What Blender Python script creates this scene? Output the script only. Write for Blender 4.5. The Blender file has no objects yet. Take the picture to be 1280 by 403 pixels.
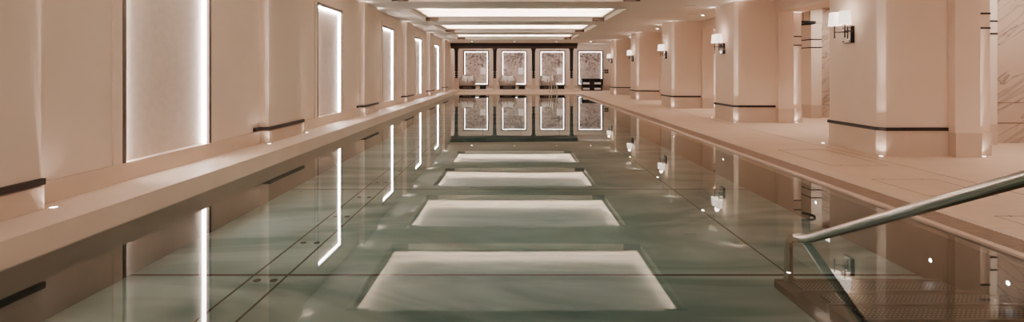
import bpy, bmesh, math, random
from mathutils import Vector, Matrix
random.seed(7)
C = bpy.context.scene
COL = C.collection
PI = math.pi
P = 4.38                 # bay length along the pool
WATER = -0.012
ZC = 2.63                # ceiling height
FLOOR_Z = -0.42          # pool floor

# ------------------------------------------------------------------ materials
def new_mat(name):
    m = bpy.data.materials.new(name); m.use_nodes = True
    nt = m.node_tree
    for n in list(nt.nodes): nt.nodes.remove(n)
    out = nt.nodes.new('ShaderNodeOutputMaterial')
    return m, nt, out

def N(nt, t, **kw):
    n = nt.nodes.new(t)
    for k, v in kw.items(): setattr(n, k, v)
    return n

def L(nt, a, b): nt.links.new(a, b)

def surf(name, c1, c2=None, rough=0.6, metal=0.0, scale=3.0, stretch=(1, 1, 1), bump=0.0, bump_scale=60.0, spec=0.3,
         emit=None, emit_s=0.0, detail=4.0, coat=0.0):
    """principled surface with noise-mixed colour and a fine bump"""
    m, nt, out = new_mat(name)
    b = N(nt, 'ShaderNodeBsdfPrincipled')
    b.inputs['Roughness'].default_value = rough
    b.inputs['Metallic'].default_value = metal
    b.inputs['Specular IOR Level'].default_value = spec
    b.inputs['Coat Weight'].default_value = coat
    tc = N(nt, 'ShaderNodeTexCoord')
    mp = N(nt, 'ShaderNodeMapping'); mp.inputs['Scale'].default_value = stretch
    L(nt, tc.outputs['Object'], mp.inputs['Vector'])
    if c2 is None: c2 = tuple(v * 0.92 for v in c1)
    no = N(nt, 'ShaderNodeTexNoise'); no.inputs['Scale'].default_value = scale; no.inputs['Detail'].default_value = detail
    L(nt, mp.outputs['Vector'], no.inputs['Vector'])
    rp = N(nt, 'ShaderNodeValToRGB')
    rp.color_ramp.elements[0].position = 0.3; rp.color_ramp.elements[0].color = (*c1, 1)
    rp.color_ramp.elements[1].position = 0.7; rp.color_ramp.elements[1].color = (*c2, 1)
    L(nt, no.outputs['Fac'], rp.inputs['Fac'])
    L(nt, rp.outputs['Color'], b.inputs['Base Color'])
    if bump > 0:
        n2 = N(nt, 'ShaderNodeTexNoise'); n2.inputs['Scale'].default_value = bump_scale
        L(nt, mp.outputs['Vector'], n2.inputs['Vector'])
        bp = N(nt, 'ShaderNodeBump'); bp.inputs['Strength'].default_value = bump; bp.inputs['Distance'].default_value = 0.01
        L(nt, n2.outputs['Fac'], bp.inputs['Height'])
        L(nt, bp.outputs['Normal'], b.inputs['Normal'])
    if emit:
        b.inputs['Emission Color'].default_value = (*emit, 1)
        b.inputs['Emission Strength'].default_value = emit_s
    L(nt, b.outputs['BSDF'], out.inputs['Surface'])
    return m

def glow(name, col, strength):
    m, nt, out = new_mat(name)
    e = N(nt, 'ShaderNodeEmission')
    e.inputs['Color'].default_value = (*col, 1); e.inputs['Strength'].default_value = strength
    L(nt, e.outputs['Emission'], out.inputs['Surface'])
    return m

LED = (1.0, 0.90, 0.86)
M = {}
M['plaster'] = surf('warm_plaster', (0.74, 0.61, 0.505), (0.71, 0.58, 0.475), rough=0.75, scale=1.5, bump=0.05, bump_scale=90)
M['pillar_plaster'] = surf('pillar_plaster', (0.78, 0.63, 0.515), (0.75, 0.60, 0.485), rough=0.7, scale=1.3, bump=0.04, bump_scale=90)
M['ceiling'] = surf('ceiling_paint', (0.74, 0.66, 0.58), (0.72, 0.64, 0.56), rough=0.85, scale=0.8)
M['stone'] = surf('skirting_stone', (0.60, 0.47, 0.37), (0.55, 0.425, 0.33), rough=0.45, scale=2.2, detail=8, bump=0.03, bump_scale=40)
M['ledge'] = surf('ledge_stone', (0.70, 0.56, 0.45), (0.66, 0.52, 0.41), rough=0.5, scale=2.5, detail=8)
M['bronze'] = surf('dark_bronze', (0.035, 0.024, 0.02), (0.022, 0.015, 0.012), rough=0.45, metal=0.2, scale=8)
M['brown_frame'] = surf('brown_bronze_frame', (0.10, 0.062, 0.045), (0.075, 0.046, 0.034), rough=0.45, metal=0.3, scale=8)
M['wood'] = surf('dark_walnut', (0.085, 0.045, 0.024), (0.045, 0.023, 0.012), rough=0.5, scale=6, stretch=(1, 8, 8))
M['pergola'] = surf('dark_stained_timber', (0.030, 0.021, 0.019), (0.018, 0.013, 0.012), rough=0.5, scale=5, stretch=(1, 6, 6))
M['pergola_light'] = surf('brown_timber', (0.115, 0.075, 0.06), (0.085, 0.055, 0.044), rough=0.5, scale=5)
M['steel'] = surf('polished_steel', (0.66, 0.63, 0.59), (0.64, 0.61, 0.57), rough=0.12, metal=1.0, scale=12)
M['chrome'] = surf('chrome', (0.85, 0.82, 0.8), (0.8, 0.77, 0.75), rough=0.08, metal=1.0, scale=12)
M['black'] = surf('black_metal', (0.012, 0.010, 0.010), (0.008, 0.007, 0.007), rough=0.4, metal=0.3, scale=10)
M['white_cloth'] = surf('white_cotton', (0.93, 0.89, 0.85), (0.88, 0.84, 0.80), rough=0.95, scale=20, bump=0.2, bump_scale=60)
M['chair_fabric'] = surf('taupe_upholstery', (0.42, 0.35, 0.31), (0.38, 0.315, 0.275), rough=0.95, scale=30, bump=0.15, bump_scale=120)
M['shade'] = surf('white_lamp_shade', (0.85, 0.77, 0.70), (0.83, 0.75, 0.68), rough=0.9, scale=30, emit=(1.0, 0.82, 0.72), emit_s=0.9)
M['pend_shade'] = surf('pale_pendant_shade', (0.7, 0.62, 0.56), (0.68, 0.6, 0.54), rough=0.9, scale=30, emit=(1.0, 0.82, 0.74), emit_s=0.16)
M['led'] = glow('led_strip', LED, 22.0)
M['led_far'] = glow('led_strip_far', (1.0, 0.88, 0.84), 9.0)
M['coffer_led'] = glow('coffer_led', (1.0, 0.90, 0.82), 100.0)
M['lens'] = glow('uplight_lens', (1.0, 0.86, 0.76), 9.0)
M['downlens'] = glow('downlight_lens', (1.0, 0.86, 0.76), 22.0)
M['poollens'] = glow('pool_lamp_lens', (0.95, 0.93, 1.0), 14.0)
M['diffuser'] = glow('light_diffuser', (1.0, 0.88, 0.78), 3.0)
M['panel'] = surf('textured_backlit_panel', (0.60, 0.49, 0.405), (0.54, 0.44, 0.365), rough=0.7, scale=14, bump=0.35, bump_scale=45, detail=8)
M['cover_panel'] = surf('coffer_panel', (0.70, 0.62, 0.54), (0.68, 0.60, 0.52), rough=0.85, scale=1, emit=(1, .88, .78), emit_s=0.1)  # faint emission added to fill the panel between the strips
M['grey_bed'] = surf('gutter_bed', (0.10, 0.075, 0.06), (0.08, 0.06, 0.048), rough=0.8, scale=10)
M['grate'] = surf('brown_grating', (0.36, 0.25, 0.19), (0.30, 0.21, 0.155), rough=0.6, scale=10)
M['nosing'] = surf('pale_stone_nosing', (0.66, 0.50, 0.40), (0.60, 0.455, 0.36), rough=0.4, scale=6)
M['groove'] = surf('dark_joint', (0.16, 0.11, 0.08), (0.12, 0.085, 0.065), rough=0.8, scale=10)
M['seam'] = surf('dark_steel_seam', (0.015, 0.02, 0.018), (0.01, 0.014, 0.013), rough=0.5, scale=10)

def marble_mat():
    m, nt, out = new_mat('veined_marble')
    b = N(nt, 'ShaderNodeBsdfPrincipled'); b.inputs['Roughness'].default_value = 0.35
    tc = N(nt, 'ShaderNodeTexCoord'); mp = N(nt, 'ShaderNodeMapping')
    mp.inputs['Scale'].default_value = (0.5, 0.5, 2.8)
    m0 = N(nt, 'ShaderNodeMapping'); m0.inputs['Rotation'].default_value = (0, 0.62, 0)
    L(nt, tc.outputs['Object'], m0.inputs['Vector']); L(nt, m0.outputs['Vector'], mp.inputs['Vector'])
    n1 = N(nt, 'ShaderNodeTexNoise'); n1.inputs['Scale'].default_value = 1.0; n1.inputs['Detail'].default_value = 5; n1.inputs['Distortion'].default_value = 0.35
    L(nt, mp.outputs['Vector'], n1.inputs['Vector'])
    rp = N(nt, 'ShaderNodeValToRGB'); e = rp.color_ramp.elements
    e[0].position = 0.0; e[0].color = (0.50, 0.36, 0.28, 1)
    e[1].position = 1.0; e[1].color = (0.46, 0.33, 0.25, 1)
    for p, c in ((0.475, (0.52, 0.385, 0.30)), (0.492, (0.20, 0.15, 0.12)), (0.50, (0.52, 0.385, 0.30)), (0.57, (0.52, 0.385, 0.30)), (0.60, (0.36, 0.265, 0.21)), (0.64, (0.52, 0.385, 0.30))):
        x = e.new(p); x.color = (*c, 1)
    L(nt, n1.outputs['Fac'], rp.inputs['Fac']); L(nt, rp.outputs['Color'], b.inputs['Base Color'])
    L(nt, b.outputs['BSDF'], out.inputs['Surface'])
    return m
M['marble'] = marble_mat()

def art_mat():
    """pale panel with a darker speckled branching relief gathering towards its upper half"""
    m, nt, out = new_mat('etched_relief_panel')
    b = N(nt, 'ShaderNodeBsdfPrincipled'); b.inputs['Roughness'].default_value = 0.6
    tc = N(nt, 'ShaderNodeTexCoord')
    v = N(nt, 'ShaderNodeTexNoise'); v.inputs['Scale'].default_value = 3.6; v.inputs['Detail'].default_value = 7; v.inputs['Roughness'].default_value = 0.66
    v.inputs['Distortion'].default_value = 1.6
    geo = N(nt, 'ShaderNodeNewGeometry')
    L(nt, geo.outputs['Position'], v.inputs['Vector'])
    sep = N(nt, 'ShaderNodeSeparateXYZ'); L(nt, geo.outputs['Position'], sep.inputs['Vector'])
    mr = N(nt, 'ShaderNodeMapRange'); mr.inputs[1].default_value = 0.3; mr.inputs[2].default_value = 1.9; mr.inputs[3].default_value = -0.10; mr.inputs[4].default_value = 0.10
    L(nt, sep.outputs['Z'], mr.inputs[0])
    ad = N(nt, 'ShaderNodeMath', operation='ADD'); L(nt, v.outputs['Fac'], ad.inputs[0]); L(nt, mr.outputs[0], ad.inputs[1])
    rp = N(nt, 'ShaderNodeValToRGB'); e = rp.color_ramp.elements
    e[0].position = 0.42; e[0].color = (0.62, 0.52, 0.475, 1)
    e[1].position = 0.68; e[1].color = (0.10, 0.068, 0.06, 1)
    x = e.new(0.56); x.color = (0.44, 0.355, 0.32, 1)
    L(nt, ad.outputs[0], rp.inputs['Fac']); L(nt, rp.outputs['Color'], b.inputs['Base Color'])
    L(nt, b.outputs['BSDF'], out.inputs['Surface'])
    return m
M['art'] = art_mat()

def deck_mat():
    m, nt, out = new_mat('limestone_deck')
    b = N(nt, 'ShaderNodeBsdfPrincipled'); b.inputs['Roughness'].default_value = 0.5
    b.inputs['Specular IOR Level'].default_value = 0.3
    tc = N(nt, 'ShaderNodeTexCoord')
    br = N(nt, 'ShaderNodeTexBrick'); br.inputs['Scale'].default_value = 1.0
    br.inputs['Color1'].default_value = (0.74, 0.55, 0.405, 1); br.inputs['Color2'].default_value = (0.725, 0.535, 0.39, 1)
    br.inputs['Mortar'].default_value = (0.36, 0.26, 0.19, 1)
    br.inputs['Mortar Size'].default_value = 0.002; br.inputs['Brick Width'].default_value = 1.2; br.inputs['Row Height'].default_value = 0.6
    L(nt, tc.outputs['Object'], br.inputs['Vector'])
    no = N(nt, 'ShaderNodeTexNoise'); no.inputs['Scale'].default_value = 1.7; no.inputs['Detail'].default_value = 8
    L(nt, tc.outputs['Object'], no.inputs['Vector'])
    hs = N(nt, 'ShaderNodeMapRange'); hs.inputs[3].default_value = 0.86; hs.inputs[4].default_value = 1.1
    L(nt, no.outputs['Fac'], hs.inputs[0])
    mx = N(nt, 'ShaderNodeMix', data_type='RGBA', blend_type='MULTIPLY'); mx.inputs[0].default_value = 1.0
    L(nt, br.outputs['Color'], mx.inputs[6]); L(nt, hs.outputs[0], mx.inputs[7])
    # pale dashes beside the gutter
    sep = N(nt, 'ShaderNodeSeparateXYZ'); L(nt, tc.outputs['Object'], sep.inputs['Vector'])
    fx = N(nt, 'ShaderNodeMath', operation='COMPARE'); fx.inputs[1].default_value = 3.375; fx.inputs[2].default_value = 0.022
    L(nt, sep.outputs['X'], fx.inputs[0])
    md = N(nt, 'ShaderNodeMath', operation='PINGPONG'); md.inputs[1].default_value = 0.14; L(nt, sep.outputs['Y'], md.inputs[0])
    gt = N(nt, 'ShaderNodeMath', operation='GREATER_THAN'); gt.inputs[1].default_value = 0.04; L(nt, md.outputs[0], gt.inputs[0])
    mu = N(nt, 'ShaderNodeMath', operation='MULTIPLY'); L(nt, fx.outputs[0], mu.inputs[0]); L(nt, gt.outputs[0], mu.inputs[1])
    m2 = N(nt, 'ShaderNodeMix', data_type='RGBA'); L(nt, mu.outputs[0], m2.inputs[0])
    L(nt, mx.outputs[2], m2.inputs[6]); m2.inputs[7].default_value = (0.62, 0.52, 0.44, 1)
    L(nt, m2.outputs[2], b.inputs['Base Color'])
    L(nt, b.outputs['BSDF'], out.inputs['Surface'])
    return m
M['deck'] = deck_mat()

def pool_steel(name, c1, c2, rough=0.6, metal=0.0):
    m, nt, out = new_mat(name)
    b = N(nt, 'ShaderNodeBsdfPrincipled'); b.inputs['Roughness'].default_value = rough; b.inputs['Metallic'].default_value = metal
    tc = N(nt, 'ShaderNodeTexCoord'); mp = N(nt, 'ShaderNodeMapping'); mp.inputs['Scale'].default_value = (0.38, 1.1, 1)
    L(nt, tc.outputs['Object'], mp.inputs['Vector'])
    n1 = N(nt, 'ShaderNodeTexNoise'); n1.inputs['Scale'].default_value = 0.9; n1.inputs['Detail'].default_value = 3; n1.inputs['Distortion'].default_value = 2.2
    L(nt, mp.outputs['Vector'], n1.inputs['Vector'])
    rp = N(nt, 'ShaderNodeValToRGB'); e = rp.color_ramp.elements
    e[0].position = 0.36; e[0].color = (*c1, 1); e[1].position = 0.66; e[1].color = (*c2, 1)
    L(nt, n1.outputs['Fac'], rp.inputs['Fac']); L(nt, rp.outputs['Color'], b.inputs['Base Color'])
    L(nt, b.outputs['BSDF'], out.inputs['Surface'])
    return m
M['pool_floor'] = pool_steel('steel_pool_floor_painted_caustics', (0.24, 0.42, 0.425), (0.86, 1.0, 1.0))  # pale teal patches are caustic light painted into the floor colour
M['pool_wall'] = pool_steel('brushed_steel_pool_wall', (0.085, 0.085, 0.065), (0.11, 0.11, 0.085))

def tread_mat():
    m, nt, out = new_mat('dimpled_steel_tread')
    b = N(nt, 'ShaderNodeBsdfPrincipled'); b.inputs['Roughness'].default_value = 0.45
    tc = N(nt, 'ShaderNodeTexCoord'); sep = N(nt, 'ShaderNodeSeparateXYZ'); L(nt, tc.outputs['Object'], sep.inputs['Vector'])
    d = []
    for ax in ('X', 'Y'):
        pp = N(nt, 'ShaderNodeMath', operation='PINGPONG'); pp.inputs[1].default_value = 0.0135
        L(nt, sep.outputs[ax], pp.inputs[0])
        sq = N(nt, 'ShaderNodeMath', operation='POWER'); sq.inputs[1].default_value = 2.0; L(nt, pp.outputs[0], sq.inputs[0]); d.append(sq)
    ad = N(nt, 'ShaderNodeMath', operation='ADD'); L(nt, d[0].outputs[0], ad.inputs[0]); L(nt, d[1].outputs[0], ad.inputs[1])
    lt = N(nt, 'ShaderNodeMath', operation='LESS_THAN'); lt.inputs[1].default_value = 0.0052 ** 2; L(nt, ad.outputs[0], lt.inputs[0])
    mx = N(nt, 'ShaderNodeMix', data_type='RGBA'); L(nt, lt.outputs[0], mx.inputs[0])
    mx.inputs[6].default_value = (0.16, 0.15, 0.13, 1); mx.inputs[7].default_value = (0.75, 0.66, 0.55, 1)
    L(nt, mx.outputs[2], b.inputs['Base Color'])
    L(nt, b.outputs['BSDF'], out.inputs['Surface'])
    return m
M['tread'] = tread_mat()
M['stair_edge'] = surf('stair_edge_steel', (0.32, 0.28, 0.235), (0.29, 0.255, 0.21), rough=0.4, scale=3)
M['stair_side'] = surf('stair_side_steel', (0.20, 0.175, 0.145), (0.17, 0.15, 0.125), rough=0.45, metal=0.0, scale=3)

def water_mat():
    m, nt, out = new_mat('still_pool_water')
    tr = N(nt, 'ShaderNodeBsdfTransparent'); tr.inputs['Color'].default_value = (0.80, 0.92, 0.875, 1)
    # light crosses more water at a flat angle, so less of it returns
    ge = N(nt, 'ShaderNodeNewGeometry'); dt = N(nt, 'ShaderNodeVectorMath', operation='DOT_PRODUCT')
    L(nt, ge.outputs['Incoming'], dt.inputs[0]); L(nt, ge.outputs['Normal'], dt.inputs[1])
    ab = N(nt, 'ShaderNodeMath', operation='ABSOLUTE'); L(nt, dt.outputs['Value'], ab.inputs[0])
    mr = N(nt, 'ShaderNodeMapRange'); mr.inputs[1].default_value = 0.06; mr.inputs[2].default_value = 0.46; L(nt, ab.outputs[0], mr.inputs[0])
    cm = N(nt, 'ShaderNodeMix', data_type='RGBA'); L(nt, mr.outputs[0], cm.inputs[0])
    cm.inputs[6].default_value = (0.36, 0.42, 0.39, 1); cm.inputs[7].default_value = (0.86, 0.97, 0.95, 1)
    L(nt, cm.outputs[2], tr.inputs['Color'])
    gl = N(nt, 'ShaderNodeBsdfGlossy'); gl.inputs['Roughness'].default_value = 0.0; gl.inputs['Color'].default_value = (0.97, 1.0, 0.98, 1)
    fr = N(nt, 'ShaderNodeFresnel'); fr.inputs['IOR'].default_value = 1.52
    tc = N(nt, 'ShaderNodeTexCoord'); mp = N(nt, 'ShaderNodeMapping'); mp.inputs['Scale'].default_value = (0.5, 1.0, 1)
    L(nt, tc.outputs['Object'], mp.inputs['Vector'])
    n1 = N(nt, 'ShaderNodeTexNoise'); n1.inputs['Scale'].default_value = 0.7; n1.inputs['Detail'].default_value = 2.0; n1.inputs['Distortion'].default_value = 0.4
    L(nt, mp.outputs['Vector'], n1.inputs['Vector'])
    bp = N(nt, 'ShaderNodeBump'); bp.inputs['Strength'].default_value = 0.10; bp.inputs['Distance'].default_value = 0.012
    L(nt, n1.outputs['Fac'], bp.inputs['Height'])
    L(nt, bp.outputs['Normal'], gl.inputs['Normal'])
    mx = N(nt, 'ShaderNodeMixShader')
    L(nt, fr.outputs['Fac'], mx.inputs['Fac']); L(nt, tr.outputs['BSDF'], mx.inputs[1]); L(nt, gl.outputs['BSDF'], mx.inputs[2])
    L(nt, mx.outputs['Shader'], out.inputs['Surface'])
    return m
M['water'] = water_mat()

# ------------------------------------------------------------------ mesh helpers
def box(bm, x0, x1, y0, y1, z0, z1, bevel=0.0):
    vs = [bm.verts.new(p) for p in ((x0, y0, z0), (x1, y0, z0), (x1, y1, z0), (x0, y1, z0), (x0, y0, z1), (x1, y0, z1), (x1, y1, z1), (x0, y1, z1))]
    fs = [bm.faces.new([vs[i] for i in f]) for f in ((0, 3, 2, 1), (4, 5, 6, 7), (0, 1, 5, 4), (1, 2, 6, 5), (2, 3, 7, 6), (3, 0, 4, 7))]
    if bevel > 0:
        es = list({e for f in fs for e in f.edges})
        bmesh.ops.bevel(bm, geom=es, offset=bevel, segments=2, affect='EDGES', profile=0.5)
    return bm

def lathe(bm, prof, cx=0, cy=0, cz=0, seg=24, axis='Z', cap=True):
    """prof: list of (radius, height)"""
    rings = []
    for r, h in prof:
        ring = []
        for i in range(seg):
            a = 2 * PI * i / seg
            u, v = r * math.cos(a), r * math.sin(a)
            p = {'Z': (u, v, h), 'X': (h, u, v), 'Y': (u, h, v)}[axis]
            ring.append(bm.verts.new((cx + p[0], cy + p[1], cz + p[2])))
        rings.append(ring)
    for a, b in zip(rings, rings[1:]):
        for i in range(seg):
            j = (i + 1) % seg
            bm.faces.new((a[i], a[j], b[j], b[i]))
    if cap:
        if prof[0][0] > 1e-4: bm.faces.new(list(reversed(rings[0])))
        if prof[-1][0] > 1e-4: bm.faces.new(rings[-1])
    return bm

def tube(bm, pts, r, seg=12):
    pts = [Vector(p) for p in pts]
    rings = []; prev = None
    for i, p in enumerate(pts):
        t = (pts[min(i + 1, len(pts) - 1)] - pts[max(i - 1, 0)]).normalized()
        ref = Vector((1, 0, 0)) if abs(t.x) < 0.9 else Vector((0, 1, 0))
        n = (prev - t * prev.dot(t)).normalized() if prev is not None else t.cross(ref).normalized()
        prev = n; b = t.cross(n)
        rings.append([bm.verts.new(p + r * (math.cos(2 * PI * k / seg) * n + math.sin(2 * PI * k / seg) * b)) for k in range(seg)])
    for a, b in zip(rings, rings[1:]):
        for k in range(seg):
            j = (k + 1) % seg
            bm.faces.new((a[k], a[j], b[j], b[k]))
    bm.faces.new(list(reversed(rings[0]))); bm.faces.new(rings[-1])
    return bm

def fillet(pts, rad, n=6):
    """round the inner corners of a polyline"""
    pts = [Vector(p) for p in pts]; out = [pts[0]]
    for a, b, c in zip(pts, pts[1:], pts[2:]):
        u, w = (a - b), (c - b); d = min(rad, u.length * .45, w.length * .45)
        s, e = b + u.normalized() * d, b + w.normalized() * d
        for i in range(n + 1):
            t = i / n
            out.append((1 - t) ** 2 * s + 2 * t * (1 - t) * b + t * t * e)
    out.append(pts[-1]); return out

def prism(bm, poly, z0, z1):
    """poly: list of (x, y) counter-clockwise seen from above"""
    lo = [bm.verts.new((x, y, z0)) for x, y in poly]; hi = [bm.verts.new((x, y, z1)) for x, y in poly]
    n = len(poly)
    bm.faces.new(list(reversed(lo))); bm.faces.new(hi)
    for i in range(n):
        j = (i + 1) % n
        bm.faces.new((lo[i], lo[j], hi[j], hi[i]))
    return bm

def B(): return bmesh.new()

def obj(name, bm, mat, parent=None, smooth=False, loc=None):
    bmesh.ops.recalc_face_normals(bm, faces=bm.faces)
    me = bpy.data.meshes.new(name); bm.to_mesh(me); bm.free()
    me.materials.append(mat)
    if smooth:
        for p in me.polygons: p.use_smooth = True
        try: me.set_sharp_from_angle(angle=math.radians(40))
        except Exception: pass
    o = bpy.data.objects.new(name, me); COL.objects.link(o)
    if parent: o.parent = parent
    if loc: o.location = loc
    return o

def thing(name, label, cat, loc=(0, 0, 0), rotz=0, group=None):
    o = bpy.data.objects.new(name, None); COL.objects.link(o)
    o.empty_display_size = 0.1
    o.location = loc; o.rotation_euler = (0, 0, rotz)
    o['label'] = label; o['category'] = cat
    o['kind'] = 'thing'
    if group: o['group'] = group
    return o

def tag(o, label, cat, group=None, kind='thing'):
    o['label'] = label; o['category'] = cat; o['kind'] = kind
    if group: o['group'] = group
    return o

def struct(name, bm, mat, smooth=False, label=None):
    o = obj(name, bm, mat, smooth=smooth); o['kind'] = 'structure'
    if label: o['label'] = label
    return o

def dup(root, loc, label, rotz=None):
    def cp(o, par):
        c = o.copy(); COL.objects.link(c)
        if par: c.parent = par
        for ch in o.children: cp(ch, c)
        return c
    r = cp(root, None); r.location = loc; r['label'] = label
    if rotz is not None: r.rotation_euler = (0, 0, rotz)
    return r

ORD = ['nearest', 'second nearest', 'third nearest', 'fourth nearest', 'fifth nearest', 'farthest']

# ------------------------------------------------------------------ room shell
XL, XLF = -3.37, -3.247          # left wall plane, pilaster face
PX0, PX1, PY0, PY1 = -2.86, 3.02, 1.2, 25.1     # pool
YF, YB, XR = 30.0, -2.5, 9.6

# left wall with openings for the lit panels
gy = [(4.40 + k * P, 5.69 + k * P) for k in range(5)]
bm = B(); y = YB
for a, b in gy:
    box(bm, XL - .2, XL, y, a, 0, ZC); box(bm, XL - .2, XL, a, b, 2.30, ZC); box(bm, XL - .2, XL, a, b, 0, 0.31)
    box(bm, XL - .2, XL - .13, a, b, 0.31, 2.30); y = b
box(bm, XL - .2, XL, y, YF + .2, 0, ZC)
struct('wall_left', bm, M['plaster'])
bm = B(); box(bm, XL, XR + .2, YF, YF + .2, 0, ZC); struct('wall_far', bm, M['plaster'])
bm = B(); box(bm, XL, XR + .2, YB - .2, YB, 0, ZC); struct('wall_near', bm, M['plaster'])
bm = B(); box(bm, XR, XR + .2, YB, YF, 0, ZC); struct('wall_right', bm, M['marble'])

# ceiling with coffer openings
CX, HW = 0.06, 2.70
cof = [(11.17 - 3.13 + k * P, 11.17 + k * P) for k in range(-1, 4)]
bm = B(); TH = .1
x0, x1 = CX - HW, CX + HW
box(bm, XL - .2, x0, YB - .2, YF + .2, ZC, ZC + TH); box(bm, x1, XR + .2, YB - .2, YF + .2, ZC, ZC + TH)
y = YB - .2
for a, b in cof:
    box(bm, x0, x1, y, a, ZC, ZC + TH); y = b
box(bm, x0, x1, y, YF + .2, ZC, ZC + TH)
struct('ceiling', bm, M['ceiling'])

# deck: right side, far end, near end
bm = B()
box(bm, 3.33, XR, YB, YF, -.2, 0)
box(bm, XL, 3.33, PY1 + .30, YF, -.2, 0)
box(bm, XL, 3.33, YB, PY1 - 24.1, -.2, 0)
struct('floor', bm, M['deck'])
# ledge on the left
bm = B(); box(bm, XL, PX0, 1.0, 27.3, -.02, .15); struct('trim_1', bm, M['ledge'], label='pale stone ledge along the left edge of the pool')
bm = B(); box(bm, PX0 - .3, PX0, 1.0, PY1, -.5, -.02); struct('trim_2', bm, M['pool_wall'], label='steel pool side under the left ledge')
# pool basin
bm = B()
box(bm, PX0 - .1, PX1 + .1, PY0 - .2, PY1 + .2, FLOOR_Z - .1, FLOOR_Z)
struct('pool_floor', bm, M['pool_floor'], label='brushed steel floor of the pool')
bm = B()
box(bm, PX1, PX1 + .06, PY0 - .2, PY1 + .3, FLOOR_Z, -.06)
box(bm, PX0, PX1, PY1, PY1 + .06, FLOOR_Z, -.06)
box(bm, PX0, PX1, PY0 - .08, PY0, FLOOR_Z, -.02)
struct('pool_wall', bm, M['pool_wall'], label='steel walls of the pool')
# floor seams and floor channel
bm = B()
for xs in (-1.93, -1.68, 2.06):
    box(bm, xs - .008, xs + .008, PY0, PY1, FLOOR_Z, FLOOR_Z + .002)
for ys in (3.82, 6.6, 9.9, 13.2, 16.5, 19.8):
    box(bm, PX0, PX1, ys - .016, ys + .016, FLOOR_Z, FLOOR_Z + .0015)
struct('pool_floor_seam', bm, M['seam'], label='dark joints between the steel floor sheets')
# nosing and gutter
bm = B()
box(bm, PX1, PX1 + .06, PY0 - .1, PY1 + .06, -.06, .004); box(bm, PX0, PX1, PY1, PY1 + .06, -.06, .004)
struct('pool_nosing', bm, M['nosing'], label='pale stone nosing around the water')
bm = B()
box(bm, PX1 + .06, 3.33, PY0 - .1, PY1 + .3, -.2, -.02); box(bm, PX0, PX1 + .06, PY1 + .06, PY1 + .3, -.2, -.02)
struct('gutter_bed', bm, M['grey_bed'], label='dark bed of the overflow gutter')
g = thing('overflow_grating', 'long brown slatted overflow grating along the right edge of the pool', 'grating', (3.205, 13, 0))
bm = B(); n = 0; yy = PY0 - .1
while yy < PY1 + .3:
    box(bm, -.122, .122, yy - 13, yy + .02 - 13, -.02, 0); yy += .034
obj('slat_panel', bm, M['grate'], g)
g = thing('overflow_grating', 'short brown slatted overflow grating across the far end of the pool', 'grating', (0, PY1 + .18, 0))
bm = B(); xx = PX0
while xx < PX1 + .03:
    box(bm, xx, xx + .02, -.115, .115, -.02, 0); xx += .034
obj('slat_panel', bm, M['grate'], g)
# water
bm = B()
v = [bm.verts.new(p) for p in ((PX0, PY0, WATER), (PX1, PY0, WATER), (PX1, PY1, WATER), (PX0, PY1, WATER))]
bm.faces.new(v)
o = obj('pool_water', bm, M['water'])
if o.data.polygons[0].normal.z < 0: o.data.flip_normals()
tag(o, 'still green water surface of the long indoor pool mirroring the room', 'water', kind='stuff')

# skirting along the left and far walls
bm = B(); y = 1.0
for k in range(-1, 5):
    a, b = 6.8 + k * P, 7.9 + k * P
    box(bm, XL, XL + .018, max(y, 1.0), a, .15, .31); y = b
box(bm, XL, XL + .018, y, 27.3, .15, .31)
o = struct('baseboard_left', bm, M['stone'])
bm = B(); box(bm, XL, XR, YF - .018, YF, 0, .31); struct('baseboard_far', bm, M['stone'])

# ------------------------------------------------------------------ left wall: lit panels
def make_lit_panel(label):
    """root at base of panel centre on wall plane; local +X into the room, length along Y"""
    w = 1.29 / 2; z0, z1 = .31, 2.30
    t = thing('illuminated_wall_panel', label, 'wall panel', (XL, 0, z0), group='illuminated panels in the left wall')
    h = z1 - z0
    bm = B(); box(bm, -.07, -.05, -w + .042, w - .042, .005, h - .055); obj('back_panel', bm, M['panel'], t)
    bm = B()
    for s in (-1, 1):
        ya, yb = sorted((s * (w - .001), s * (w - .04)))
        box(bm, -.105, .017, ya, yb, 0, h)
    box(bm, -.105, .017, -w + .04, w - .04, h - .05, h)
    obj('frame', bm, M['brown_frame'], t)
    bm = B()
    for s in (-1, 1):
        ya, yb = sorted((s * (w + .10), s * (w + .001)))
        box(bm, 0, .014, ya, yb, 0, h + .10)
    box(bm, 0, .014, -w, w, h + .001, h + .10)
    obj('casing', bm, M['plaster'], t)
    for s in (-1, 1):
        bm = B(); ya, yb = sorted((s * (w - .041), s * (w - .064)))
        box(bm, -.0495, -.018, ya, yb, .01, h - .052); obj('led_strip', bm, M['led'], t)
    bm = B(); box(bm, -.0495, -.018, -w + .077, w - .077, h - .08, h - .051); obj('led_strip', bm, M['led'], t)
    return t
for k in range(5):
    lab = '%s of the tall glowing panels set in the left wall' % ORD[k if k < 4 else 5]
    y = (gy[k][0] + gy[k][1]) / 2
    if k == 0:
        panel0 = make_lit_panel(lab); panel0.location.y = y
    else:
        dup(panel0, (XL, y, .31), lab)

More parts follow.
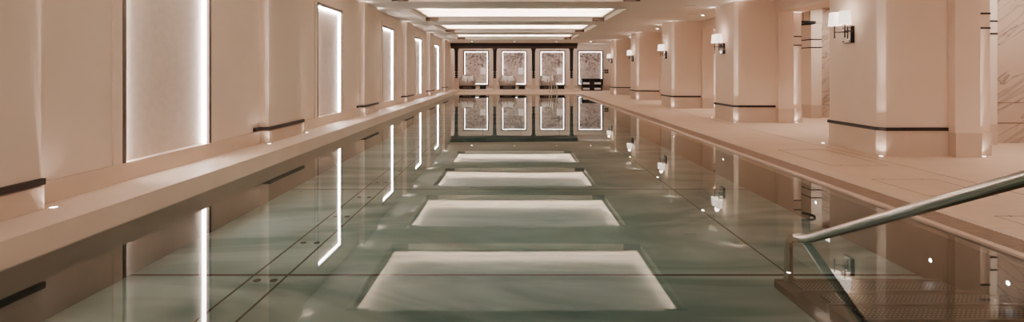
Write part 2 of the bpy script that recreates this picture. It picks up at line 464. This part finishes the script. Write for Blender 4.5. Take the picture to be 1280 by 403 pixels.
# ------------------------------------------------------------------ left pilasters
def make_pilaster(label):
    t = thing('wall_pilaster', label, 'pilaster', (XL, 0, .15), group='pilasters along the left wall')
    d = XLF - XL; hl = .55
    bm = B(); box(bm, 0, d, -hl, hl, .16, ZC - .151); obj('shaft', bm, M['plaster'], t)
    bm = B(); box(bm, 0, d + .012, -hl - .012, hl + .012, 0, .16); obj('skirting', bm, M['stone'], t)
    bm = B()
    prism(bm, [(.0, -hl - .17), (.035, -hl - .17), (.035, -hl - .02), (d + .026, -hl - .02), (d + .026, hl + .01), (0, hl + .01)], .172, .217)
    obj('bronze_rail', bm, M['bronze'], t)
    return t
names = ['leftmost'] + ORD[1:5] + ['farthest']
for k in range(-1, 5):
    lab = '%s shallow plaster pilaster with dark bronze rail on the left wall' % (names[k + 1])
    y = 7.35 + k * P
    if k == -1:
        pil0 = make_pilaster(lab); pil0.location.y = y
    else:
        dup(pil0, (XL, y, .15), lab)

# ------------------------------------------------------------------ recessed uplights
SPOT_COL = (1.0, 0.86, 0.78)
def spot_data(name, e, size, blend=.9, r=.012):
    d = bpy.data.lights.new(name, 'SPOT'); d.energy = e; d.color = SPOT_COL; d.spot_size = math.radians(size); d.spot_blend = blend; d.shadow_soft_size = r
    return d
UP = spot_data('uplight_beam', 40, 20, 1.0)
UPH = spot_data('uplight_core', 300, 8.5, 1.0)
UPW = spot_data('uplight_spill', 1.6, 120, 1.0)
DOWN = spot_data('downlight_beam', 30, 95)

def make_uplight(label):
    t = thing('recessed_uplight', label, 'light')
    bm = B(); lathe(bm, [(.024, 0), (.042, 0), (.042, .003), (.040, .005), (.026, .005), (.024, .003)], cap=False); obj('rim', bm, M['chrome'], t, smooth=True)
    bm = B(); lathe(bm, [(.0001, .0035), (.024, .0025), (.024, 0.0)], cap=False); obj('lens', bm, M['lens'], t, smooth=True)
    return t
up0 = None
def uplight(x, y, z, label, group, tilt=(0, 0)):
    global up0
    if up0 is None: up0 = make_uplight(label); t = up0; t.location = (x, y, z)
    else: t = dup(up0, (x, y, z), label)
    t['group'] = group
    l = bpy.data.objects.new('beam', UP); COL.objects.link(l)
    l.location = (x, y, z + .012)
    d = Vector((tilt[0], tilt[1], 1)).normalized()
    l.rotation_euler = (-d).to_track_quat('Z', 'Y').to_euler()
    l3 = bpy.data.objects.new('beam_core', UPH); COL.objects.link(l3); l3.location = l.location
    l3.rotation_euler = (-Vector((tilt[0] * .7, tilt[1] * .7, 1)).normalized()).to_track_quat('Z', 'Y').to_euler()
    l2 = bpy.data.objects.new('beam_spill', UPW); COL.objects.link(l2); l2.location = l.location; l2.rotation_euler = l.rotation_euler
    return t
side = ['nearest', 'second', 'third', 'fourth', 'fifth', 'farthest']
for k in range(-1, 5):
    y = 7.35 + k * P
    if k >= 0:
        uplight(-3.205, y - .62, .15, 'recessed uplight in the left ledge at the near corner of the %s pilaster' % side[k + 1], 'uplights in the left ledge', (-.012, .03))
    uplight(-3.205, y + .60, .15, 'recessed uplight in the left ledge at the far corner of the %s pilaster' % side[k + 1], 'uplights in the left ledge', (-.03, -.005))

# ------------------------------------------------------------------ right pillars
PXF = 4.79
def make_pillar(label):
    """root at the front pool-side corner on the floor"""
    t = thing('pillar', label, 'pillar', group='pillars along the right side of the pool')
    W, D = .885, 1.14
    H = ZC - .001
    def oct_(o, c, w): return [(-o, c), (c, -o), (w, -o), (w, D + o), (c, D + o), (-o, D - c)]
    bm = B(); prism(bm, oct_(0, .072, W), .33, H); obj('shaft', bm, M['pillar_plaster'], t)
    bm = B(); prism(bm, oct_(.012, .066, W), 0, .33); obj('skirting', bm, M['stone'], t)
    bm = B(); prism(bm, oct_(.03, .058, W - .02), .33, .372); obj('bronze_rail', bm, M['bronze'], t)
    bm = B(); box(bm, W, 1.21, -.105, D, .31, 2.38); obj('pier', bm, M['pillar_plaster'], t)
    bm = B(); box(bm, W, 1.222, -.117, D, 0, .31); obj('pier_skirting', bm, M['stone'], t)
    bm = B(); box(bm, 1.21, 1.44, .01, D, .31, 2.38); j = obj('jamb', bm, M['pillar_plaster'], t)
    bm = B(); box(bm, 1.222, 1.452, -.002, D, 0, .31); obj('jamb_skirting', bm, M['stone'], t)
    for z in (1.66, 1.85):
        bm = B(); box(bm, 1.211, 1.445, .002, D - .1, z, z + .022); obj('bronze_band', bm, M['bronze'], j)
    return t
for k in range(5):
    lab = '%s wide square plaster pillar with bronze rail right of the pool' % (ORD[k] if k < 4 else 'farthest')
    loc = (PXF, 6.68 + k * P, 0)
    if k == 0: pillar0 = make_pillar(lab); pillar0.location = loc
    else: dup(pillar0, loc, lab)
    nm = ORD[k] if k < 4 else 'farthest'
    y = loc[1]
    uplight(4.775, y - .035, 0, 'recessed floor uplight at the front corner of the %s right pillar' % nm, 'floor uplights by the right pillars', (.03, .03))
    uplight(4.755, y + 1.18, 0, 'recessed floor uplight at the back corner of the %s right pillar' % nm, 'floor uplights by the right pillars', (.03, -.03))
    uplight(PXF + 1.30, y - .055, 0, 'recessed floor uplight beside the pier of the %s right pillar' % nm, 'floor uplights by the right pillars', (0, .03))
# longitudinal beam over the piers
bm = B(); box(bm, PXF + .885, PXF + 1.44, YB, YF, 2.38, ZC); struct('trim_3', bm, M['pillar_plaster'], label='long plaster beam over the piers of the right pillars')

# alcove walls beyond the passage
for k in range(4):
    y = 7.70 + k * P
    bm = B(); box(bm, 7.28, XR, y + .17, y + .5, 0, ZC)
    struct('wall_alcove' if k == 0 else 'wall_alcove.%03d' % k, bm, M['marble'])
    bm = B(); box(bm, 7.28, XR, y + .165, y + .17, .305, .315); box(bm, 7.28, XR, y + .165, y + .17, .62, .626)
    struct('trim_%d' % (10 + k), bm, M['groove'])
    t = thing('passage_pier', '%s plaster pier with two bronze bands beyond the passage' % ORD[k], 'pier', (7.03, y, 0), group='piers beyond the right passage') if k < 2 else None
    if k < 2:
        bm = B(); box(bm, 0, .25, 0, .6, .31, 2.25); s = obj('shaft', bm, M['plaster'], t)
        bm = B(); box(bm, -.012, .25, -.012, .6, 0, .31); obj('skirting', bm, M['stone'], t)
        for z in (1.66, 1.85):
            bm = B(); box(bm, -.006, .25, -.006, .5, z, z + .024); obj('bronze_band', bm, M['bronze'], t)
    bm = B(); box(bm, 7.0, 7.28, y - .02, y + .6, 2.25, ZC); struct('trim_%d' % (20 + k), bm, M['plaster'])
    # flush ceiling light in the alcove
    t = thing('alcove_ceiling_light', '%s glowing ceiling panel of the right alcoves' % ORD[k], 'light', (7.6, y - 1.0, ZC - .03), group='ceiling panels of the right alcoves')
    bm = B(); box(bm, -.75, .75, -.75, .75, 0, .03); bmesh.ops.translate(bm, verts=bm.verts, vec=(0, 0, 0)); obj('frame', bm, M['ceiling'], t)
    bm = B(); box(bm, -.68, .68, -.68, .68, -.006, 0); obj('diffuser', bm, M['diffuser'], t)

# ring chandelier in the second alcove
t = thing('ring_chandelier', 'dark ring chandelier hanging in the passage behind the second right pillar', 'chandelier', (6.62, 11.9, 2.20))
bm = B(); lathe(bm, [(.34, 0), (.36, 0), (.36, .05), (.34, .05), (.34, 0)], cap=False, seg=40); obj('ring', bm, M['black'], t, smooth=True)
for a in (0.3, 2.4, 4.5):
    bm = B(); tube(bm, [(.35 * math.cos(a), .35 * math.sin(a), .05), (.35 * math.cos(a), .35 * math.sin(a), ZC - 2.20)], .006); obj('rod', bm, M['black'], t)

# ------------------------------------------------------------------ sconces on the pillars
def make_sconce(label):
    """root at the wall, local -X towards the pool"""
    t = thing('wall_sconce', label, 'wall lamp', group='double wall lamps on the right pillars')
    bm = B(); box(bm, -.055, 0, -.09, .09, -.12, .12, .003); p = obj('backplate', bm, M['black'], t)
    bm = B(); box(bm, -.060, -.0555, -.085, .085, -.115, .115); f = obj('mirror_face', bm, M['chrome'], p)
    for yy in (-.07, .07):
        for zz in (-.095, .095):
            bm = B(); lathe(bm, [(.009, -.060), (.009, -.066), (.0001, -.068)], 0, yy, zz, axis='X', seg=10, cap=False); obj('screw', bm, M['bronze'], p, smooth=True)
    bm = B(); tube(bm, [(-.075, -.13, .045), (-.075, .13, .045)], .008); tube(bm, [(-.06, 0, .045), (-.075, 0, .045)], .012)
    lathe(bm, [(.0001, -.145), (.013, -.14), (.013, -.125), (.0001, -.12)], -.075, 0, .045, axis='Y', seg=12, cap=False)
    obj('crossbar', bm, M['bronze'], t, smooth=True)
    for s in (-1, 1):
        bm = B(); tube(bm, [(-.075, s * .115, .045), (-.155, s * .115, .045)], .007)
        tube(bm, [(-.155, s * .115, -.04), (-.155, s * .115, .145)], .008)
        lathe(bm, [(.0001, -.045), (.011, -.042), (.011, -.03), (.008, -.028)], -.155, s * .115, 0, seg=12, cap=False)
        a = obj('arm', bm, M['bronze'], t, smooth=True)
        bm = B(); lathe(bm, [(.082, .135), (.066, .325), (.063, .325), (.079, .135), (.082, .135)], -.155, s * .115, 0, seg=28, cap=False); obj('lamp_shade', bm, M['shade'], t, smooth=True)
        bm = B(); lathe(bm, [(.0001, .15), (.02, .165), (.024, .2), (.016, .235), (.0001, .245)], -.155, s * .115, 0, seg=14, cap=False); obj('bulb', bm, M['diffuser'], a, smooth=True)
    return t
PT = bpy.data.lights.new('sconce_glow', 'POINT'); PT.energy = 0.6; PT.color = (1, .8, .66); PT.shadow_soft_size = .05
for k in range(5):
    loc = (PXF - .001, 7.27 + k * P, 1.625)
    lab = 'twin shaded wall lamp on the pool face of the %s right pillar' % (ORD[k] if k < 4 else 'farthest')
    if k == 0: sc0 = make_sconce(lab); sc0.location = loc
    else: dup(sc0, loc, lab)
    l = bpy.data.objects.new('sconce_glow', PT); COL.objects.link(l); l.location = (PXF - .155, loc[1], 2.0)

# ------------------------------------------------------------------ ceiling coffers
def make_coffer(label):
    """root at opening centre, ceiling height"""
    t = thing('ceiling_coffer', label, 'ceiling light', (CX, 0, ZC), group='glowing ceiling coffers over the pool')
    hw, hl = HW, 3.13 / 2
    def ring(bm, ax, ay, bx, by, z0, z1):
        box(bm, -bx, bx, ay, by, z0, z1); box(bm, -bx, bx, -by, -ay, z0, z1)
        box(bm, -bx, -ax, -ay, ay, z0, z1); box(bm, ax, bx, -ay, ay, z0, z1)
    bm = B()
    ring(bm, hw - .075, hl - .065, hw, hl, .12, .15)        # ledge that hides the strips
    ring(bm, hw, hl, hw + .03, hl + .03, .10, .15)
    ring(bm, hw - .001, hl - .001, hw + .02, hl + .02, 0.001, .12)
    obj('tray_edge', bm, M['ceiling'], t)
    bm = B(); box(bm, -hw - .35, hw + .35, -hl - .35, hl + .35, .36, .40); obj('cove_panel', bm, M['cover_panel'], t)
    bm = B(); ring(bm, hw + .32, hl + .32, hw + .35, hl + .35, .10, .36); ring(bm, hw + .03, hl + .03, hw + .32, hl + .32, .10, .13); obj('cove_side', bm, M['cover_panel'], t)
    for s in (-1, 1):
        bm = B(); ya, yb = sorted((s * (hl + .035), s * (hl + .055))); box(bm, -hw, hw, ya, yb, .131, .149); obj('led_strip', bm, M['coffer_led'], t)
        bm = B(); xa, xb = sorted((s * (hw + .035), s * (hw + .055))); box(bm, xa, xb, -hl + .02, hl - .02, .131, .149); obj('led_strip', bm, M['coffer_led'], t)
    for sx in (-1, 1):
        for sy in (-1, 1):
            bm = B(); xa, xb = sorted((sx * (hw - .003), sx * (hw - .36))); ya, yb = sorted((sy * (hl - .003), sy * (hl - .07)))
            box(bm, xa, xb, ya, yb, .004, .118); obj('corner_block', bm, M['wood'], t)
    return t
for i, (a, b) in enumerate(cof):
    lab = '%s glowing ceiling coffer over the pool with dark corner blocks' % (ORD[i] if i < 4 else 'farthest')
    y = (a + b) / 2
    if i == 0: cf0 = make_coffer(lab); cf0.location.y = y
    else: dup(cf0, (CX, y, ZC), lab)

# ------------------------------------------------------------------ downlights and vents
def make_downlight(label):
    t = thing('ceiling_downlight', label, 'light', group='small ceiling downlights')
    bm = B(); lathe(bm, [(.035, -.001), (.055, -.004), (.055, 0), (.035, 0)], cap=False); obj('rim', bm, M['chrome'], t, smooth=True)
    bm = B(); lathe(bm, [(.0001, -.002), (.034, -.002), (.034, 0)], cap=False); obj('lens', bm, M['downlens'], t, smooth=True)
    return t
dl0 = None
def downlight(x, y, label, beam=True):
    global dl0
    if dl0 is None: dl0 = make_downlight(label); dl0.location = (x, y, ZC)
    else: dup(dl0, (x, y, ZC), label)
    if beam:
        l = bpy.data.objects.new('beam', DOWN); COL.objects.link(l); l.location = (x, y, ZC - .02)
for x, w in ((-2.1, 'left of the three over the dark pergola front'), (.06, 'middle of the three before the dark pergola'), (2.2, 'right of the three before the dark pergola'), (3.94, 'in front of the fourth framed panel')):
    downlight(x, 26.0, 'ceiling downlight, ' + w)
for k, w in enumerate(('nearest', 'second nearest', 'third nearest', 'farthest')):
    downlight(5.14, 9.55 + k * 4.33, 'ceiling downlight above the right deck, %s of its row' % w)
for k in range(4):  # spots without fixtures, added to brighten the passage
    l = bpy.data.objects.new('passage_fill', DOWN); COL.objects.link(l); l.location = (6.6, 5.2 + k * P, ZC - .02)
for (x, y, w) in ((4.08, 11.8, 'nearer'), (4.75, 13.6, 'farther')):
    t = thing('ceiling_vent', '%s small dark slot vent in the ceiling above the right deck' % w, 'vent', (x, y, ZC), group='slot vents in the ceiling')
    bm = B(); box(bm, -.15, .15, -.04, .04, -.004, 0); obj('frame', bm, M['ceiling'], t)
    bm = B(); box(bm, -.13, .13, -.022, .022, -.006, -.004); obj('slot', bm, M['bronze'], t)

# ------------------------------------------------------------------ deck joint and hatches
bm = B(); box(bm, 4.555, 4.563, YB, 26.5, 0, .0012); struct('trim_4', bm, M['groove'], label='long dark joint in the right deck')
def hatch(x0, x1, y0, y1, label):
    t = thing('floor_hatch', label, 'floor hatch', ((x0 + x1) / 2, (y0 + y1) / 2, 0), group='access hatches in the right deck')
    hx, hy = (x1 - x0) / 2, (y1 - y0) / 2
    bm = B(); w = .006
    box(bm, -hx, hx, hy - w, hy, 0, .0012); box(bm, -hx, hx, -hy, -hy + w, 0, .0012); box(bm, -hx, -hx + w, -hy + w, hy - w, 0, .0012); box(bm, hx - w, hx, -hy + w, hy - w, 0, .0012)
    obj('frame', bm, M['groove'], t)
    for sx in (-1, 1):
        for sy in (-1, 1):
            bm = B(); lathe(bm, [(.012, 0), (.012, .0015), (.0001, .0015)], sx * (hx - .12), sy * (hy - .004) , 0, seg=10, cap=False); obj('lift_point', bm, M['bronze'], t)
hatch(3.66, 4.30, 4.53, 5.24, 'outlined stone access hatch in the right deck beside the handrail')
hatch(3.72, 4.39, 6.0, 7.2, 'outlined stone access hatch in the deck before the nearest right pillar')
hatch(3.66, 4.30, 3.0, 3.9, 'outlined stone access hatch at the right edge, nearer than the handrail crossing')

# ------------------------------------------------------------------ pool fittings
for k in range(12):
    ys = 2.85 + k * .95
    for s in (-1, 1):
        pass
n = 0
for k in range(9):
    ys = 2.9 + k * .82
    t = thing('floor_inlet', 'pair of dark inlet nozzles in the pool floor channel, %s from the camera' % ['first', 'second', 'third', 'fourth', 'fifth', 'sixth', 'seventh', 'eighth', 'ninth'][k], 'inlet', (-1.80, ys, FLOOR_Z), group='inlets in the pool floor')
    for s in (-1, 1):
        bm = B(); lathe(bm, [(.027, 0), (.027, .004), (.018, .007), (.0001, .007)], s * .06, 0, 0, seg=16, cap=False); obj('nozzle', bm, M['seam'], t, smooth=True)
for (ys, zs, w) in ((3.12, -.19, 'nearest'), (3.70, -.265, 'second nearest, over the stair'), (5.1, -.205, 'third nearest, past the handrail'), (7.35, -.16, 'fourth nearest'), (9.6, -.12, 'farthest')):
    t = thing('underwater_lamp', 'small round white lamp in the right pool wall, %s' % w, 'light', (PX1, ys, zs), group='lamps in the right pool wall')
    bm = B(); lathe(bm, [(.013, -.006), (.020, -.006), (.020, 0), (.013, 0)], axis='X', cap=False); obj('rim', bm, M['steel'], t, smooth=True)
    bm = B(); lathe(bm, [(.0001, -.007), (.013, -.005), (.013, 0)], axis='X', cap=False); obj('lens', bm, M['poollens'], t, smooth=True)

# stairs
t = thing('pool_stair', 'submerged steel pool stair with dimpled treads in the lower right corner', 'stair', (1.84, 0, FLOOR_Z))
tz = [-.36, -.31, -.26, -.205, -.15, -.10, -.05]
ye = 3.61
for i, z in enumerate(tz):
    yn = max(ye - .30, PY0 + .002)
    if yn >= ye: break
    w = PX1 - 1.84 - .002
    bm = B(); box(bm, .0, w, yn, ye, 0, z - FLOOR_Z - .012); obj('riser', bm, M['stair_side'], t)
    bm = B(); box(bm, .10, w - .03, yn + .03, ye - .075, z - FLOOR_Z - .0115, z - FLOOR_Z + .001); obj('tread', bm, M['tread'], t)
    bm = B(); box(bm, 0, w, ye - .02, ye, z - FLOOR_Z - .0115, z - FLOOR_Z, .003); obj('nosing', bm, M['stair_edge'], t)
    ye = yn

# near handrail
t = thing('pool_handrail', 'polished steel handrail sloping down into the water over the pool stair', 'handrail', (1.92, 0, 0))
bm = B()
pts = fillet([(0, 3.57, -.36), (0, 3.57, -.055), (0, 3.35, 0.0), (-.01, 1.9, .707), (-.01, 1.45, .93), (-.01, .55, .93), (-.01, .55, 0.0)], .12, 8)
tube(bm, pts, .029, 20); obj('rail', bm, M['steel'], t, smooth=True)
bm = B(); lathe(bm, [(.045, 0), (.045, .006), (.022, .012)], -.01, .55, 0, cap=False); obj('floor_flange', bm, M['steel'], t, smooth=True)
bm = B(); lathe(bm, [(.04, -.36), (.04, -.354), (.022, -.348)], 0, 3.57, 0, cap=False); obj('step_flange', bm, M['steel'], t, smooth=True)

# far handrail
t = thing('pool_handrail', 'curved steel ladder rails at the far end of the pool before the third chair', 'handrail', (2.0, 25.5, 0))
for s in (-1, 1):
    bm = B(); pts = fillet([(s * .12 - .05, .35, 0), (s * .12 - .05, .35, .93), (s * .12 - .02, -.2, .93), (s * .12, -.55, .2), (s * .12, -.6, FLOOR_Z)], .22, 8)
    tube(bm, pts, .022, 12); obj('rail', bm, M['steel'], t, smooth=True)
for z in (-.05, -.25):
    bm = B(); box(bm, -.12, .12, -.63, -.57, z, z + .02); obj('rung', bm, M['steel'], t)

# ------------------------------------------------------------------ far end: platform, pergola, framed panels
bm = B(); box(bm, XL, 3.65, 27.3, YF, 0, .128); struct('trim_5', bm, M['ledge'], label='low stone platform under the chairs at the far end')
t = thing('pergola', 'dark timber pergola beam on four columns before the far wall', 'pergola', (.04, 27.5, .128))
bm = B(); box(bm, -3.38, 3.40, -.2, .2, 2.332, ZC - .129); bb = obj('beam', bm, M['pergola'], t)
bm = B(); box(bm, -3.36, 3.38, -.17, .17, 2.215, 2.332); obj('lower_beam', bm, M['pergola_light'], bb)
for x in (-3.09, -1.03, 1.05, 3.09):
    bm = B()
    lathe(bm, [(.075, 1.0), (.10, 1.02), (.10, 1.06), (.088, 1.12), (.095, 2.06), (.11, 2.10), (.11, 2.14), (.14, 2.17), (.14, 2.215)], x, 0, 0, seg=20); c = obj('column', bm, M['pergola'], t, smooth=True)
    bm = B()
    for z in (.62, .74, .86): lathe(bm, [(.06, z), (.10, z + .005), (.10, z + .055), (.06, z + .06)], x, 0, 0, seg=20)
    lathe(bm, [(.06, .62), (.06, 1.0)], x, 0, 0, seg=20)
    obj('ring_stack', bm, M['pergola'], c, smooth=True)
    bm = B(); box(bm, x - .10, x + .10, -.10, .10, 0, .62, .01); obj('pedestal', bm, M['stone'], c)

def make_framed(label):
    """root at base centre on far wall, local -Y towards the pool"""
    t = thing('illuminated_framed_panel', label, 'framed panel', group='glowing framed panels on the far wall')
    w, h = .735, 2.03
    bm = B()
    for s in (-1, 1):
        a, b = sorted((s * w, s * (w - .06))); box(bm, a, b, -.11, 0, 0, h)
    box(bm, -w + .06, w - .06, -.11, 0, h - .06, h); box(bm, -w + .06, w - .06, -.11, 0, 0, .06)
    obj('frame', bm, M['bronze'], t)
    bm = B(); box(bm, -w + .062, w - .062, -.02, 0, .062, h - .062); obj('back_panel', bm, M['panel'], t)
    bm = B(); box(bm, -w + .064, w - .064, -.034, -.021, .064, h - .064); obj('relief_panel', bm, M['art'], t)
    for s in (-1, 1):
        bm = B(); a, b = sorted((s * (w - .064), s * (w - .078))); box(bm, a, b, -.06, -.045, .064, h - .064); obj('led_strip', bm, M['led_far'], t)
    for z in (.064, h - .078):
        bm = B(); box(bm, -w + .08, w - .08, -.06, -.045, z, z + .014); obj('led_strip', bm, M['led_far'], t)
    return t
for i, (x, w) in enumerate(((-2.17, 'leftmost glowing framed panel on the far wall behind the first chair'), (.05, 'second glowing framed panel from the left on the far wall'), (2.29, 'third glowing framed panel from the left on the far wall'), (4.51, 'rightmost glowing framed panel on the far wall above the towel cabinet'))):
    loc = (x, YF - .001, .30)
    if i == 0: fr0 = make_framed(w); fr0.location = loc
    else: dup(fr0, loc, w)

# chairs
def make_chair(label):
    t = thing('lounge_chair', label, 'chair', group='lounge chairs at the far end')
    bm = B(); box(bm, -.44, .44, -.36, .36, 0, .20, .006); p = obj('base', bm, M['black'], t)
    bm = B(); box(bm, -.24, .24, -.368, -.3605, .05, .15); obj('front_inset', bm, M['pergola_light'], p)
    bm = B(); box(bm, -.34, .34, -.40, .22, .20, .40, .04); obj('seat', bm, M['chair_fabric'], t, smooth=True)
    # tub shell: back and wings that lean outward and rise to the back
    bm = B(); n = 24; rings = []
    for i in range(n + 1):
        a = PI + (2 * PI - PI) * (1 - i / n) - PI          # half turn around the back
        u = -math.cos(PI * i / n); v = math.sin(PI * i / n)
        px = u * .40; py = -.36 + min(1, v * 1.15) * .66 if v < .87 else .30
        h = .50 + .33 * min(1, max(0, v * 1.15 - .1))
        n_ = Vector((u * .7, v, 0)).normalized()
        q = Vector((px, py, 0)); lean = n_ * .07
        rings.append([q + n_ * .06 + Vector((0, 0, .20)), q + n_ * .06 + lean + Vector((0, 0, h)), q + lean - n_ * .02 + Vector((0, 0, h + .015)), q - n_ * .05 + lean + Vector((0, 0, h - .02)), q - n_ * .05 + Vector((0, 0, .20))])
    vr = [[bm.verts.new(c) for c in r] for r in rings]
    for a, b in zip(vr, vr[1:]):
        for j in range(5):
            bm.faces.new((a[j], a[(j + 1) % 5], b[(j + 1) % 5], b[j]))
    bm.faces.new(vr[0]); bm.faces.new(list(reversed(vr[-1])))
    obj('backrest', bm, M['chair_fabric'], t, smooth=True)
    return t
def make_cushion(label):
    t_bm = B()
    bmesh.ops.create_grid(t_bm, x_segments=10, y_segments=10, size=.17)
    top = [v for v in t_bm.verts]
    for v in top:
        e = (1 - (abs(v.co.x) / .17) ** 3) * (1 - (abs(v.co.y) / .17) ** 3)
        pin = 1 - .10 * (1 - abs(v.co.x) / .17) * (abs(v.co.y) / .17) ** 2
        v.co = Vector((v.co.x * (1 - .1 * (1 - abs(v.co.y) / .17)), v.co.y * pin, .012 + .065 * e))
    geo = bmesh.ops.duplicate(t_bm, geom=t_bm.verts[:] + t_bm.edges[:] + t_bm.faces[:])
    for v in [g for g in geo['geom'] if isinstance(g, bmesh.types.BMVert)]: v.co.z = -v.co.z
    bmesh.ops.bridge_loops(t_bm, edges=[e for e in t_bm.edges if e.is_boundary])
    o = obj('cushion', t_bm, M['white_cloth'], smooth=True)
    return tag(o, label, 'cushion', 'white cushions on the lounge chairs')
ch0 = cu0 = None
for i, (x, w) in enumerate(((-2.54, 'left'), (-.31, 'middle'), (1.92, 'right'))):
    lab = 'pale upholstered tub chair on a dark base, %s of three on the far platform' % w
    loc = (x, 28.6, .128)
    if i == 0: ch0 = make_chair(lab); ch0.location = loc
    else: dup(ch0, loc, lab)
    for s, ws in ((-1, 'left'), (1, 'right')):
        lab = '%s white cushion leaning on the %s chair at the far end' % (ws, w)
        if cu0 is None: c = cu0 = make_cushion(lab)
        else:
            c = cu0.copy(); COL.objects.link(c); c['label'] = lab
        c.location = (x + s * .165, 28.60, .128 + .575)
        c.rotation_euler = (Matrix.Rotation(math.radians(74), 3, 'X') @ Matrix.Rotation(s * math.radians(14), 3, 'Z')).to_euler()
# side tables
tb0 = None
for x, w in ((-1.69, 'left chair'), (.48, 'middle chair'), (2.66, 'right chair')):
    lab = 'low dark side table to the right of the %s on the platform' % w
    if tb0 is None:
        tb0 = thing('side_table', lab, 'table', (x, 28.6, .128), group='low side tables by the lounge chairs')
        bm = B(); box(bm, -.25, .25, -.25, .25, .18, .215, .005); obj('table_top', bm, M['pergola'], tb0)
        bm = B(); box(bm, -.21, .21, -.21, .21, 0, .03); obj('base', bm, M['black'], tb0)
        bm = B(); box(bm, -.17, .17, -.17, .17, .03, .18); obj('pedestal', bm, M['black'], tb0)
    else: dup(tb0, (x, 28.6, .128), lab)
# pendants
pd0 = None
for x, w in ((-1.69, 'left'), (.43, 'middle'), (2.58, 'right')):
    lab = 'pale drum pendant lamp on a long cord, %s of three at the far end' % w
    if pd0 is None:
        pd0 = thing('pendant_lamp', lab, 'lamp', (x, 28.6, ZC), group='pendant lamps over the side tables')
        bm = B(); lathe(bm, [(.05, 0), (.05, -.02), (.0001, -.025)], seg=16, cap=False); obj('ceiling_rose', bm, M['bronze'], pd0, smooth=True)
        zt = 1.32 - ZC; zb = .90 - ZC
        bm = B(); tube(bm, [(0, 0, -.02), (0, 0, zt)], .012, 8); obj('cord', bm, M['bronze'], pd0)
        bm = B(); lathe(bm, [(.145, zb + .06), (.145, zt), (.0001, zt), ], seg=24, cap=False); s = obj('lamp_shade', bm, M['pend_shade'], pd0, smooth=True)
        bm = B(); lathe(bm, [(.150, zb), (.150, zb + .06), (.143, zb + .06), (.143, zb), (.150, zb)], seg=24, cap=False); obj('shade_band', bm, M['stone'], s, smooth=True)
    else: dup(pd0, (x, 28.6, ZC), lab)
# towel cabinet
t = thing('towel_cabinet', 'dark open towel cabinet with four cells below the rightmost framed panel', 'cabinet', (4.54, 29.66, 0))
bm = B()
W, Hc, D = .585, .70, .20
box(bm, -W, W, -D, D, 0, .05); box(bm, -W, W, -D, D, Hc - .05, Hc); box(bm, -W, W, D - .02, D, .05, Hc - .05)
box(bm, -W, -W + .05, -D, D - .02, .05, Hc - .05); box(bm, W - .05, W, -D, D - .02, .05, Hc - .05)
obj('carcass', bm, M['pergola'], t)
bm = B(); box(bm, -.12, .12, -D, D - .02, .05, Hc - .05); obj('divider', bm, M['pergola'], t)
for s in (-1, 1):
    bm = B(); a, b = sorted((s * .12, s * (W - .05))); box(bm, a, b, -D, D - .02, .33, .365); obj('shelf', bm, M['pergola'], t)
tw0 = None
for zz, wz in ((.05, 'lower'), (.365, 'upper')):
    for s, wx in ((-1, 'left'), (1, 'right')):
        for j, wj in ((-1, 'left'), (0, 'middle'), (1, 'right')):
            lab = 'rolled white towel, %s of three in the %s %s cell of the cabinet' % (wj, wz, wx)
            loc = (4.54 + s * .327 + j * .126, 29.565, zz + .062)
            if tw0 is None:
                bm = B(); lathe(bm, [(.0001, -.13), (.03, -.135), (.055, -.13), (.062, -.11), (.062, .11), (.055, .13), (.0001, .13)], axis='Y', seg=16, cap=False)
                tw0 = obj('rolled_towel', bm, M['white_cloth'], smooth=True); tw0.location = loc; tag(tw0, lab, 'towel', 'rolled towels in the cabinet')
            else:
                c = tw0.copy(); COL.objects.link(c); c.location = loc; c['label'] = lab
# switch panel
t = thing('switch_panel', 'square panel of four dark switches on the far wall right of the towel cabinet', 'switch', (5.46, YF, 1.12))
bm = B(); box(bm, -.13, .13, -.008, 0, -.13, .13); obj('plate', bm, M['plaster'], t)
for sx in (-1, 1):
    for sz in (-1, 1):
        bm = B(); box(bm, sx * .062 - .052, sx * .062 + .052, -.016, -.008, sz * .062 - .052, sz * .062 + .052); obj('switch', bm, M['bronze'], t)

# added fill lights that brighten the far wall, one behind the pergola beam
for (x, y, sx, e) in ((0.0, 27.85, 6.6, 20), (4.6, 27.85, 1.8, 7)):
    d = bpy.data.lights.new('far_wall_fill', 'AREA'); d.shape = 'RECTANGLE'; d.size = sx; d.size_y = .08; d.energy = e; d.color = (1, .88, .80)
    l = bpy.data.objects.new('far_wall_fill', d); COL.objects.link(l); l.location = (x, y, 2.58); l.rotation_euler = (math.radians(50), 0, 0)
# added unseen fill lights behind the camera, brightening the faces turned towards it
for (x, y, e, sx) in ((0.2, -1.6, 75, 5.0), (6.6, 0.6, 40, 2.4)):
    d = bpy.data.lights.new('near_end_fill', 'AREA'); d.shape = 'RECTANGLE'; d.size = sx; d.size_y = .8; d.energy = e; d.color = (1, .86, .76)
    l = bpy.data.objects.new('near_end_fill', d); COL.objects.link(l); l.location = (x, y, ZC - .08); l.rotation_euler = (math.radians(52), 0, 0)

# ------------------------------------------------------------------ world, camera, colour
w = bpy.data.worlds.new('world'); C.world = w; w.use_nodes = True
w.node_tree.nodes['Background'].inputs['Color'].default_value = (1, .85, .72, 1)
w.node_tree.nodes['Background'].inputs['Strength'].default_value = 0.05
cam = bpy.data.cameras.new('camera'); co = bpy.data.objects.new('camera', cam); COL.objects.link(co)
co.location = (0, 0, 1.1); co.rotation_euler = (PI / 2, 0, 0)
cam.sensor_width = 36; cam.lens = 18; cam.clip_start = .05
cam.shift_x = -1.5 / 1280; cam.shift_y = -(201.5 - 89.7) / 1280
C.camera = co
C.view_settings.view_transform = 'AgX'
C.view_settings.exposure = 1.5
C.cycles.max_bounces = 10; C.cycles.diffuse_bounces = 5; C.cycles.glossy_bounces = 5; C.cycles.transparent_max_bounces = 12
C.cycles.sample_clamp_indirect = 6.0
C.cycles.caustics_reflective = False; C.cycles.caustics_refractive = False
